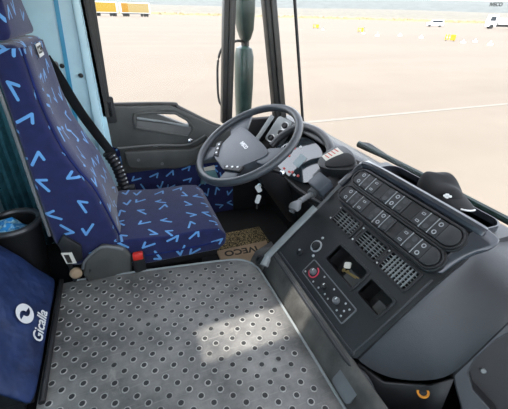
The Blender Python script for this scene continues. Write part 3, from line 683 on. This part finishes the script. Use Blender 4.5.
def switch_bank(u0_, u1_, v0, v1, groups, ends):
    h = .026; r = (v1 - v0) / 2
    m = MB(); m.prism([rrect(u0_ - .010, u1_ + .010, v0 - .010, v1 + .010, r + .009, 8)], h - .006, CM); m.bevel(.007, 2, 40); bank = m.build('switch_bank', DASH, dash)
    m = MB(); m.prism([rrect(u0_ - .006, u1_ + .006, v0 - .006, v1 + .006, r + .005, 8), rrect(u0_, u1_, v0, v1, r * .96, 8)], h + .004, CM, h0=h - .008); m.bevel(.002, 1); m.build('bank_rim', BLACK, bank)
    m = MB(); m.prism([rrect(u0_, u1_, v0, v1, r * .96, 8)], h - .005, CM, h0=h - .012); m.build('bank_floor', DEEP, bank)
    prev = u0_ + .003
    for gi, (g0, g1) in enumerate(groups):
        if g0 - prev > .012:
            m = MB(); m.prism([rrect(prev + .001, g0 - .001, v0 + .004, v1 - .004, .004, 2)], h + .001, CM, h0=h - .006); m.bevel(.002, 1); m.build('blank_cover', BLACK, bank)
        for k in range(3):
            a, c = g0 + (g1 - g0) * k / 3 + .001, g0 + (g1 - g0) * (k + 1) / 3 - .001
            m = MB(); y0, y1 = v0 + .004, v1 - .004; mid = (y0 + y1) / 2
            # rocker: two faces tilted towards the centre line
            z = h + .008
            prof = [(y0, z - .006), (y0 + .006, z - .0045), (mid, z - .003), (y1 - .006, z - .0045), (y1, z - .006), (y1, h - .006), (y0, h - .006)]
            m.prism([prof], c - a, CM @ frame_mtx((a, 0, 0), (0, 1, 0), (0, 0, 1), (1, 0, 0)))
            m.bevel(.0016, 1)
            if k: m.box((a - .0018, y0, h), (a - .0006, y1, h + .0055), 1, CM)  # pale strip paints the lit side faces between neighbouring rockers
            cxx = (a + c) / 2
            for vv, zz in (((y0 + mid) / 2, z - .0038), ((mid + y1) / 2, z - .0038)):
                kind = (gi * 3 + k) % 4
                if kind == 0: m.prism([circ(cxx, vv, .0075, 14), circ(cxx, vv, .0045, 14)], zz + .0008, CM, 1, zz - .001)
                elif kind == 1: m.prism([circ(cxx, vv, .009, 14)], zz + .0012, CM, 2, zz - .002)
                elif kind == 2: m.prism([rrect(cxx - .007, cxx + .007, vv - .004, vv + .004, .002, 2), rrect(cxx - .005, cxx + .005, vv - .002, vv + .002, .001, 2)], zz + .0008, CM, 1, zz - .001)
                else: m.prism([circ(cxx, vv, .009, 14)], zz + .0012, CM, 2, zz - .002)
            m.build('rocker_switch', [SWITCH, ICON_LIT_EDGE, SWDISC], bank)
        prev = g1
    m = MB(); L = u1_ - prev; n_ = 8
    pts = [(prev + .002, v0 + .004), (u1_ - r, v0 + .003)] + [(u1_ - r + (r - .002) * math.cos(a), (v0 + v1) / 2 + (r - .003) * math.sin(a)) for a in [-math.pi / 2 + math.pi * k / n_ for k in range(1, n_)]] + [(u1_ - r, v1 - .003), (prev + .002, v1 - .004)]
    if L < r: pts = [(prev + .001, v0 + .008), (u1_ - .004, (v0 + v1) / 2 - .008), (u1_ - .004, (v0 + v1) / 2 + .008), (prev + .001, v1 - .008)]
    m.prism([pts], h + .006, CM, h0=h - .006); m.bevel(.004, 2); m.build('end_cap', SWITCH, bank)
switch_bank(-.995, -.505, .432, .500, [(-.975, -.862), (-.822, -.716), (-.668, -.566)], 0)
switch_bank(-.990, -.505, .352, .418, [(-.966, -.838), (-.806, -.702), (-.664, -.554)], 0)
b = MB(); b.tube(spline([cp(-1.02, .018, .001), cp(-.75, .018, .001), cp(-.515, .018, .001), cp(-.497, .035, .001), cp(-.495, .18, .001), cp(-.495, .34, .001)], 5), .0035, 8); b.build('panel_edge', DASHL, dash)
# climate panel
b = MB(); b.prism([rrect(-.855, -.588, .046, .112, .006, 3)], .003, CM, h0=-.002); cl = b.build('climate_panel', BLACK, dash)
b = MB(); b.prism([rrect(-.857, -.586, .044, .114, .007, 3), rrect(-.8535, -.5895, .0475, .1105, .006, 3)], .005, CM); b.build('panel_outline', GREYM, cl)
def knob(par, u, v, r, mats=(BLACK, WHITE), ring=None, name='rotary_knob'):
    m = MB(); m.lathe([(r, 0), (r * .95, .012), (r * .7, .014), (r * .55, .013)], CM @ Matrix.Translation((u, v, .003)), 20)
    m.box((u - .0012, v + r * .2, .0165), (u + .0012, v + r * .85, .0185), 1, CM); k = m.build(name, list(mats), par)
    return k
knob(cl, -.815, .080, .0125, (GREYM, WHITE)); knob(cl, -.735, .078, .011, (BLACK, WHITE)); knob(cl, -.660, .080, .0125, (GREYM, WHITE))
b = MB()
a_ = [math.radians(-160 + 250 * k / 20) for k in range(21)]
b.prism([[(-.815 + .0235 * math.cos(a), .080 + .0235 * math.sin(a)) for a in a_] + [(-.815 + .019 * math.cos(a), .080 + .019 * math.sin(a)) for a in reversed(a_)]], .0042, CM, h0=.002); sub(b.build('red_scale', PINK, cl, False), 'red curved temperature scale')
for (u, v) in ((-.785, .056), (-.765, .10), (-.75, .058), (-.712, .062), (-.70, .098), (-.69, .06), (-.635, .06), (-.63, .098), (-.615, .078), (-.605, .095), (-.61, .06), (-.845, .056)):
    b = MB(); b.lathe([(.004, 0), (.003, .002)], CM @ Matrix.Translation((u, v, .003)), 8); b.build('symbol', SILV, cl)
# knobs at left of console
m = MB(); m.prism([circ(-.897, .152, .025, 24), circ(-.897, .152, .020, 24)], .005, CM); m.lathe([(.017, 0), (.016, .012), (.006, .014)], CM @ Matrix.Translation((-.897, .152, 0)), 20, 1); m.build('lamp_knob', [SILV, BLACK], dash)
for (u, v) in ((-.905, .192), (-.875, .118)):
    m = MB(); m.lathe([(.006, 0), (.005, .003)], CM @ Matrix.Translation((u, v, 0)), 10); m.build('symbol', SILV, dash)
m = MB(); m.lathe([(.014, 0), (.013, .008), (.006, .010)], CM @ Matrix.Translation((-.935, .085, 0)), 16); m.build('dimmer_knob', BLACK, dash)
m = MB(); m.lathe([(.005, 0), (.004, .003)], CM @ Matrix.Translation((-.94, .092, .009)), 10); m.build('symbol', SILV, dash)
# light grey side flange of the console (driver side)
b = MB(); b.prism([[(0, -.03), (0, .30), (.006, .47), (-.10, .47), (-.10, -.06)]], .022, CM @ frame_mtx((-1.035, 0, 0), (0, 0, 1), (0, 1, 0), (-1, 0, 0))); b.bevel(.006); b.build('side_flange', GREYM, dash)
b = MB(); b.tube([cp(-1.052, -.045, .004), cp(-1.053, .12, .006), cp(-1.053, .26, .004)], .018, 10, flat=(.5, (-.7, 0, .7))); b.build('flange_edge', GREYL, dash)
b = MB(); b.tube([cp(-1.055, -.03, .0), cp(-1.03, -.075, .0)], [.016, .02], 8); b.build('flange_foot', GREYL, dash)
m = MB(); m.lathe([(.022, 0), (.022, .010), (.012, .014), (.012, .008)], axis_mtx((.475, 1.09, .03), (-.75, -.2, .6)), 18); m.build('floor_button', BLACK, dash)
# lower console edge
b = MB(); b.tube(spline([cp(-1.03, -.010, -.004), cp(-.75, -.010, -.004), cp(-.50, -.010, -.004), (.545, .44, .07), (.56, .40, .02), (.575, .375, -.04)], 5), .010, 8); b.build('lower_edge', DASHL, dash)
b = MB(); b.grid([[(.53, yy, .095), (.56, yy, -.02), (.60, yy, -.235)] for yy in (1.03, .75, .5)]); b.build('kick_panel', BLACK, dash, solid=.01)
# passenger-side flank
rA = [(.535, .485, .105), (.62, .482, .195), (.75, .480, .32), (.868, .48, .418), (.95, .50, .425), (1.13, .52, .39)]
rA2 = [(.545, .475, .098), (.63, .468, .178), (.755, .466, .302), (.872, .468, .400), (.955, .475, .412), (1.13, .48, .388)]
rB = [(.60, .42, .062), (.68, .415, .160), (.772, .41, .268), (.868, .405, .378), (.95, .41, .405), (1.13, .41, .385)]
rC0 = [(.70, .35, .095), (.728, .348, .165), (.79, .345, .250), (.856, .34, .345), (.94, .34, .395), (1.13, .33, .38)]
rC = [(.727, .322, .158), (.752, .32, .197), (.80, .32, .260), (.846, .32, .320), (.93, .32, .380), (1.13, .31, .378)]
b = MB(); b.grid([rA, rA2, rB, rC0, rC]); b.build('flank_panel', DASHL, dash, subsurf=2)
b = MB(); b.grid([[(.548, .48, .09), (.59, .475, -.235)], [(.602, .42, .052), (.64, .42, -.235)], [(.70, .35, .087), (.72, .35, -.235)], [(.73, .318, .15), (.735, .30, -.235)]]); b.build('lower_panel', BLACK, dash, solid=.01)
m = MB(); Ml = axis_mtx((.685, .352, .055), (-.6, -.55, .5)); m.prism([circ(0, 0, .017), circ(0, 0, .011)], .006, Ml, 0); m.prism([circ(0, 0, .011)], .002, Ml, 1, -.01); sub(m.build('lighter_socket', [ORANGE, BLACK], dash), 'socket with an orange ring')
# glove recess beyond the seam
qa, qb, qn = V3((.613, 0, .79)), V3((.303, -.924, -.235)), V3((.730, .383, -.566))
qb = (qb - qb.dot(qa) * qa).normalized(); qn = qb.cross(qa) if qb.cross(qa).x < 0 else qa.cross(qb)
QM = frame_mtx((.722, .32, .16), qb, qa, qb.cross(qa))
sgn = 1 if (QM.to_3x3() @ V3((0, 0, 1))).x < 0 else -1
oq = [(0, .0), (0, .32), (.60, .32), (.60, -.30), (.14, -.16), (.06, -.05), (.02, -.02)]
iq = [(.020, .033), (.010, .075), (.013, .15), (.03, .235), (.40, .24), (.42, .0), (.30, -.08), (.12, .0), (.05, .008)]
b = MB(); b.prism([oq, iq], 0, QM, 0, -.02 * sgn); b.bevel(.004, 1, 50); b.build('glove_frame', DASHL, dash)
b = MB(); b.prism([[(p[0] * 1.02 - .004, p[1] * 1.02) for p in iq], iq], -.002 * sgn, QM, 0, -.10 * sgn); b.prism([iq], -.095 * sgn, QM, 0, -.10 * sgn); b.build('glove_recess', BLACK, dash, False)
b = MB(); b.lathe([(.008, 0), (.006, .005 )], QM @ Matrix.Translation((.05, .05, -.09 * sgn)), 10); b.build('recess_screw', GREYL, dash)
b = MB(); b.grid([[QM @ V3((q, .318, 0)), (QM @ V3((q, .318, 0))).lerp(V3((1.135, .318 - q * 1.05, .372)), .5) + V3((0, 0, .012)), (1.135, .318 - q * 1.05, .372)] for q in (0, .2, .4, .6)]); b.build('passenger_top', DASHL, dash, solid=.01)
# top lip, tray, dash top
tops = [(-1.02, .2), ]
b = MB(); b.tube(spline([cp(-1.045, .40, -.005), cp(-1.03, .50, .0), cp(-.99, .528, .004), cp(-.75, .532, .006), cp(-.53, .532, .006), cp(-.495, .532, .0)], 6), .019, 10); b.build('console_lip', LIPM, dash)
b = MB(); b.prism([[(.905, .44), (.925, .475), (.94, .470), (.945, .40), (.905, .40)]], .53, XZ(1.06)); b.bevel(.008); b.build('tray_front_wall', LIPM, dash)
tray_o = [(.88, .30), (1.14, .30), (1.14, 1.97), (.88, 1.97)]
tin = rrect(.945, 1.055, .535, 1.02, .04, 6)
b = MB(); b.prism([[(.925, .50), (1.085, .50), (1.085, 1.10), (.925, 1.10)], tin], .425, None, 0, .36); b.bevel(.006, 1, 50); b.build('tray_surround', DASHL, dash)
b = MB(); b.prism([rrect(.940, 1.06, .53, 1.025, .042, 6), tin], .447, None, 0, .42); b.bevel(.002, 1); b.build('tray_rim', LIPM, dash)
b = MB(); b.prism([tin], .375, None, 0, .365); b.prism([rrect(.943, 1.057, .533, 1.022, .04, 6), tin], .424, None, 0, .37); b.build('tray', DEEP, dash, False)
# pointed corner where console lip meets the flank
b = MB(); b.grid([[cp(-.515, .35, .010), cp(-.512, .42, .016), cp(-.512, .47, .018), cp(-.512, .52, .022), cp(-.515, .555, .0)],
                  [cp(-.492, .365, .004), cp(-.490, .42, .008), cp(-.482, .475, .012), cp(-.472, .515, .014), cp(-.475, .55, -.006)],
                  [cp(-.486, .37, -.004), cp(-.480, .43, .0), cp(-.460, .478, .006), cp(-.434, .511, .006), cp(-.447, .545, -.014)],
                  [cp(-.492, .37, -.02), cp(-.488, .43, -.02), cp(-.474, .475, -.02), cp(-.456, .50, -.018), cp(-.468, .53, -.03)]]); b.build('pointed_corner', LIPM, dash, subsurf=2, solid=.004)
rows = []
for yy, k in ((1.97, 0), (1.8, .0), (1.6, .01), (1.4, .012), (1.2, .005), (1.08, 0)):
    rows.append([(.93, yy, .405 + k), (.945, yy, .435 + k), (1.0, yy, .432 + k), (1.07, yy, .41), (1.135, yy, .375)])
rows = rows + [[(1.07, yy, .40), (1.08, yy, .398), (1.09, yy, .39), (1.10, yy, .385), (1.135, yy, .372)] for yy in (1.07, .5)]
b = MB(); b.grid(rows); b.build('dash_top', DASHL, dash, subsurf=1, solid=.01)
b = MB(); b.tube([(1.124, -.3, .372), (1.124, 1.9, .372)], .010, 8); b.build('windscreen_gasket', GREYM, dash)
# lower dash behind the column
b = MB(); b.prism([[(.79, .245), (.765, .215), (.80, .05), (.90, -.235), (1.08, -.235), (1.08, .34), (.98, .34)]], .90, XZ(1.96)); b.build('lower_dash', DEEP, dash)
b = MB(); b.tube(spline([(.785, 1.08, .25), (.77, 1.3, .225), (.77, 1.5, .225), (.79, 1.68, .24)], 5), .012, 8); b.build('column_trim', BLACK, dash)
# instrument cluster
IM = axis_mtx((.845, 1.48, .335), (-.7, -.1, .7), (0, -1, 0))
cl_o = [(-.20, -.055), (-.16, .02), (-.10, .085), (-.02, .108), (.08, .10), (.15, .06), (.185, .0), (.19, -.06), (.13, -.10), (.0, -.115), (-.12, -.105)]
b = MB(); b.prism([[(p.x, p.y) for p in spline([(x, y, 0) for x, y in cl_o], 4, True)]], .004, IM, h0=-.02); ic = b.build('instrument_cluster', GLASSD, dash)
for (u, v, r) in ((-.11, -.02, .05),):
    b = MB(); b.prism([circ(u, v, r, 28), circ(u, v, r * .93, 28)], .006, IM, h0=.003)
    for k in range(0, 11):
        a = math.radians(-40 + 26 * k); b.box((r * .76, -.0012, .003), (r * .9, .0012, .0055), 0, IM @ Matrix.Translation((u, v, 0)) @ Matrix.Rotation(a, 4, 'Z'))
    b.build('gauge', SILV, ic, False)
for k, (u, v) in enumerate(((-.07, .02), (-.085, -.005), (-.06, -.03), (-.095, -.045), (-.04, .045), (.03, -.095), (.05, -.085), (.075, -.09), (.10, -.08), (-.02, -.10))):
    b = MB(); b.prism([rrect(u - .008, u + .008, v - .006, v + .006, .002, 2)], .006, IM, h0=.003); b.build('warning_lamp', RED if k % 3 != 1 else WHITE, ic, False)
b = MB(); b.prism([rrect(.0, .06, -.05, .02, .006, 3)], .0055, IM, h0=.003); sub(b.build('lens_reflection', plastic('pale_reflection', (.20, .27, .29), .12, 0), ic, False), 'pale grey patch painted as a reflection on the cluster lens')  # pale panel paints a bright reflection onto the cluster lens
b = MB(); b.tube(spline([(.80, 1.74, .31), (.86, 1.73, .37), (.93, 1.67, .435), (.955, 1.55, .455), (.95, 1.42, .45), (.92, 1.31, .425), (.87, 1.25, .375), (.81, 1.24, .32)], 6), .022, 12); b.build('cluster_hood', DASHL, dash)
# sensor pod with sticker
pd_ = MB(); PM = frame_mtx((.875, 1.145, .43), (0, -1, 0), V3((.88, 0, .48)).normalized(), V3((-.48, 0, .88)).normalized())
pd_.prism([[(p.x, p.y) for p in spline([(-.10, -.02, 0), (-.085, .05, 0), (.0, .055, 0), (.09, .02, 0), (.10, -.02, 0), (.02, -.075, 0), (-.06, -.085, 0)], 4, True)]], .028, PM, h0=-.05); pd_.bevel(.008, 2, 40); po = pd_.build('dash_pod', DASH, dash)
b = MB(); b.prism([[(p.x, p.y) for p in spline([(-.028, -.035, 0), (.0, .03, 0), (.055, .032, 0), (.088, .0, 0), (.02, -.066, 0), (-.02, -.07, 0)], 4, True)]], .036, PM, h0=.02); b.bevel(.006, 2); b.build('speaker_grille', DEEP, po)
b = MB(); b.prism([[(-.088, -.045), (-.076, .035), (-.018, .028), (-.04, -.052)]], .0295, PM, h0=.02)
for k in range(4): b.box((-.078 + k * .0, -.034 + k * .017, .029), (-.045, -.029 + k * .017, .0305), 1, PM)
sub(b.build('sticker', [PAPER, LABELR], po, False), 'white printed sticker with red lines')
# module and lever at the column's right
MM = axis_mtx((.762, 1.115, .35), (-.6, -.1, .8), (0, -1, 0))
b = MB(); b.prism([rrect(-.045, .045, -.035, .035, .01, 3)], .03, MM, h0=-.04); b.bevel(.008, 2); b.build('column_module', WHEELB, dash)
MM2 = axis_mtx((.80, 1.09, .34), (-.6, -.1, .8), (0, -1, 0))
b = MB(); b.prism([rrect(-.05, .05, -.05, .05, .02, 3)], .02, MM2, h0=-.06); b.bevel(.008, 2); b.build('module_base', BLACK, dash)
# side controls near the door pillar
SM = axis_mtx((.90, 1.83, .385), (-.75, -.35, .6), (0, -.9, .1))
b = MB(); b.prism([rrect(-.06, .06, -.11, .06, .02, 4)], .012, SM, h0=-.03); b.bevel(.006); sc_ = b.build('side_controls', GREYL, dash)
for (u, v) in ((.025, .02), (.03, -.03), (-.015, -.085)):
    b = MB(); b.lathe([(.019, 0), (.018, .012), (.010, .014), (.008, .010)], SM @ Matrix.Translation((u, v, .012)), 18); b.build('rotary_knob', BLACK, sc_)
    b = MB(); b.prism([circ(u, v, .0255, 20), circ(u, v, .021, 20)], .014, SM); b.build('knob_ring', SILV, sc_)
b = MB(); b.tube([(.74, 1.86, .30), (.86, 1.88, .45)], .014, 8); b.build('edge_strip', GREYL, dash)

# ================================================================== STEERING WHEEL
WC = V3((.530, 1.435, .463)); WR = .276
t_ = math.radians(30); yw = math.radians(-8)
WN = V3((-math.sin(t_) * math.cos(yw), math.sin(t_) * math.sin(yw), math.cos(t_)))
wx = V3((0, -1, 0)); wx = (wx - wx.dot(WN) * WN).normalized(); wy = WN.cross(wx)     # wx = towards camera side, wy = forward/up
WM = frame_mtx(WC, wx, wy, WN)
sw = thing('steering_wheel', tuple(WC), 'large grey steering wheel with wide padded hub', 'steering wheel')
N = 48
b = MB(); b.tube([WM @ V3((WR * .945 * math.cos(2 * math.pi * k / N), WR * .945 * math.sin(2 * math.pi * k / N), 0)) for k in range(N)], .0185, 12, True); b.build('rim', WHEELM, sw)
hub = spline([(-.170, .055, 0), (-.12, .075, 0), (0, .078, 0), (.12, .075, 0), (.170, .055, 0), (.150, -.02, 0), (.095, -.125, 0), (0, -.135, 0), (-.095, -.125, 0), (-.150, -.02, 0)], 4, True)
b = MB(); b.prism([[(p.x, p.y - .03) for p in hub]], -.004, WM, h0=-.06); b.bevel(.022, 4, 40)
b.build('hub_pad', WHEELB, sw)
for s in (-1, 1):
    for (a0, a1, y0, y1, x0) in ((0, 30, -.015, .085, .13), (-64, -38, -.10, -.04, .07)):
        pts = []
        A0, A1 = math.radians(a0), math.radians(a1)
        R_ = WR * .94
        y0 -= .03; y1 -= .03; pts = [(s * x0, y0), (s * R_ * math.cos(A0), R_ * math.sin(A0)), (s * R_ * math.cos(A1), R_ * math.sin(A1)), (s * x0, y1)]
        m = MB(); m.prism([pts], -.008, WM, h0=-.026); m.bevel(.006, 2); m.build('spoke', WHEELB, sw)
for s in (-1, 1):
    m = MB(); m.prism([[(s * .045, -.126), (s * .085, -.140), (s * .165, -.092), (s * .150, -.058), (s * .10, -.098)]], -.004, WM @ Matrix.Translation((0, -.025, .006)), h0=-.02); m.bevel(.004, 1); bp_ = m.build('button_pad', BLACK, sw)
    for k in range(3):
        m = MB(); m.lathe([(.006, 0), (.005, .003)], WM @ Matrix.Translation((s * (.080 + .026 * k), -.146 + .018 * k, .002)), 10); m.build('button', SILV, bp_)
b = text_mb('IVECO', .026, WM @ frame_mtx((0, -.02, -.0038), (1, 0, 0), (0, 1, 0), (0, 0, 1)), .0012, bold=.0008); sub(b.build('badge', SILV, sw, False), 'silver badge lettering')
b = MB(); b.tube([WC - WN * .055, WC - WN * .12, V3((.72, 1.45, .18)), V3((.85, 1.45, .0))], [.05, .055, .06, .07], 14); b.build('column', BLACK, sw)
# stalk
b = MB(); b.tube([WC - WN * .11 + V3((.03, 0, 0)), (.635, 1.36, .335), (.657, 1.30, .344)], [.012, .009, .009], 8); st = b.build('stalk', BLACK, sw)
b = MB(); b.lathe([(.013, -.014), (.015, 0), (.012, .012), (.004, .015)], axis_mtx((.658, 1.29, .345), (.1, -.9, .1)), 14); sub(b.build('stalk_tip', CHROME, st), 'silver stalk tip')
# brake lever
bl = thing('brake_lever', (.74, 1.13, .30), 'grey hand lever with rounded paddle knob under the column', 'lever')
b = MB(); b.tube([(.77, 1.15, .33), (.715, 1.115, .315)], .021, 14); b.build('pivot', GREYM, bl)
pts = spline([(.715, 1.115, .315), (.67, 1.09, .315), (.63, 1.065, .32)], 5)
b = MB(); b.tube(pts, [.010 + (.003 if i % 2 else 0) for i in range(len(pts))], 10); b.build('bellows', GREYM, bl)
b = MB(); b.tube(spline([(.635, 1.068, .32), (.61, 1.05, .318), (.59, 1.035, .312), (.575, 1.028, .298)], 3), [.010, .012, .016, .02, .024, .026, .025, .022, .018, .012][:10], 12, flat=(.7, (.5, .3, .8))); b.build('knob', GREYM, bl)
# ignition keys
ik = thing('ignition_keys', (.60, 1.42, .15), 'pair of white key tags hanging below the steering wheel', 'keys')
b = MB(); b.tube([(.62, 1.44, .22), (.59, 1.41, .235)], .012, 10); b.build('lock_barrel', CHROME, ik)
KM = lambda c, a: frame_mtx(c, V3((math.cos(a), -.3, math.sin(a))).normalized(), V3((-math.sin(a), 0, math.cos(a))), V3((.28 * math.cos(a), 1, .28 * math.sin(a))).normalized())
b = MB(); b.prism([rrect(-.013, .013, -.022, .022, .008, 3)], .006, KM((.583, 1.40, .222), .5)); b.bevel(.002, 1); b.build('key_tag', WHITE, ik)
b = MB(); b.prism([rrect(-.012, .012, -.024, .024, .008, 3)], .006, KM((.580, 1.395, .165), -.3)); b.bevel(.002, 1); b.build('key_tag', WHITE, ik)
b = MB(); b.box((-.003, -.055, 0), (.003, -.02, .002), 0, KM((.578, 1.395, .165), -.1)); b.build('key_blade', CHROME, ik, False)
# keys in the console pocket
kk = thing('pocket_keys', tuple(cp(-.745, .17, -.03)), 'brass keys on a cream fob in the left console pocket', 'keys')
b = MB(); b.prism([rrect(-.013, .013, -.012, .012, .005, 3)], .006, CM @ frame_mtx((-.752, .188, -.028), V3((.8, .6, 0)), V3((-.6, .8, 0)), (0, 0, 1))); b.bevel(.002, 1); b.build('fob', PAPER, kk)
for (u, v, a, L) in ((-.735, .172, -.95, .052), (-.752, .165, -1.0, .06)):
    Mk = CM @ Matrix.Translation((u, v, -.03)) @ Matrix.Rotation(a + 1.2, 4, 'Z')
    b = MB(); b.prism([circ(0, 0, .007, 12)], .002, Mk); b.box((0, -.0022, 0), (L, .0022, .002), 0, Mk); b.build('key', BRASS, kk, False)

# ================================================================== LOOSE THINGS
fm = thing('floor_mat', (.55, 1.5, -.235), 'speckled brown carpet mat with a tan printed card edge in the footwell', 'mat')
b = MB(); b.box((.40, 1.525, -.235), (.72, 1.70, -.222)); b.bevel(.004); b.build('carpet', CARPET, fm)
b = MB(); b.box((.385, 1.24, -.235), (.70, 1.535, -.218)); b.bevel(.003); cd = b.build('card', CARD, fm)
text_mb('IVECO', .07, frame_mtx((.520, 1.485, -.2175), (-1, .07, 0), (-.07, -1, 0), (0, 0, 1)), .0005, bold=.002).build('lettering', INK, cd, False)
# black cap on the tray
cp_ = thing('baseball_cap', (1.0, .80, .445), 'black cloth cap with white mark lying on the dashboard tray', 'cap')
rows = []
cx, cy, cz = 1.035, .765, .440
for k in range(10):
    ph = math.pi / 2 * k / 9; r = []
    for j in range(25):
        a = 2 * math.pi * j / 24
        rx, ry, rz = .062, .090, .060
        c_ = max(0, math.cos(ph)) ** .45; p = V3((rx * c_ * math.cos(a), ry * c_ * math.sin(a), rz * math.sin(ph) ** .85))
        p.z += .012 * math.sin(3 * a + 1) * math.sin(2 * ph) + .012 * math.sin(a + .4) * math.sin(ph); r.append(V3((cx, cy, cz)) + p)
    rows.append(r)
b = MB(); b.grid(rows); bmesh.ops.remove_doubles(b.bm, verts=b.bm.verts, dist=.0005); b.build('crown', DEEP, cp_, subsurf=1)
rows = []
for k in range(6):
    s = k / 5; r = []
    for j in range(9):
        a = math.radians(-70 + 140 * j / 8)
        r.append((cx - .0 + (.058 + .0 * s) * math.sin(a), cy - (.075 + .065 * s) * (math.cos(a) ** .6 if math.cos(a) > 0 else 0) , cz + .016 - .012 * s - .01 * math.sin(a) ** 2 + .012 * (1 - s)))
    rows.append(r)
b = MB(); b.grid(rows); b.build('brim', DEEP, cp_, solid=.004, subsurf=1)
b = MB(); b.tube([(cx + .052 * math.sin(a), cy - .140 * math.cos(a) ** .6, cz + .006) for a in [math.radians(-40 + 50 * j / 6) for j in range(7)]], .003, 6); b.build('brim_edge', WHITE, cp_)
b = MB(); Me = axis_mtx((cx - .047, cy - .068, cz + .032), (-.55, -.72, .4), (.7, -.6, 0))
b.prism([rrect(-.013, .013, -.004, .004, .003, 3)], .004, Me, h0=-.002); b.prism([rrect(-.007, .004, -.008, .008, .003, 3)], .004, Me, h0=-.003); sub(b.build('emblem', WHITE, cp_, False), 'small white emblem')
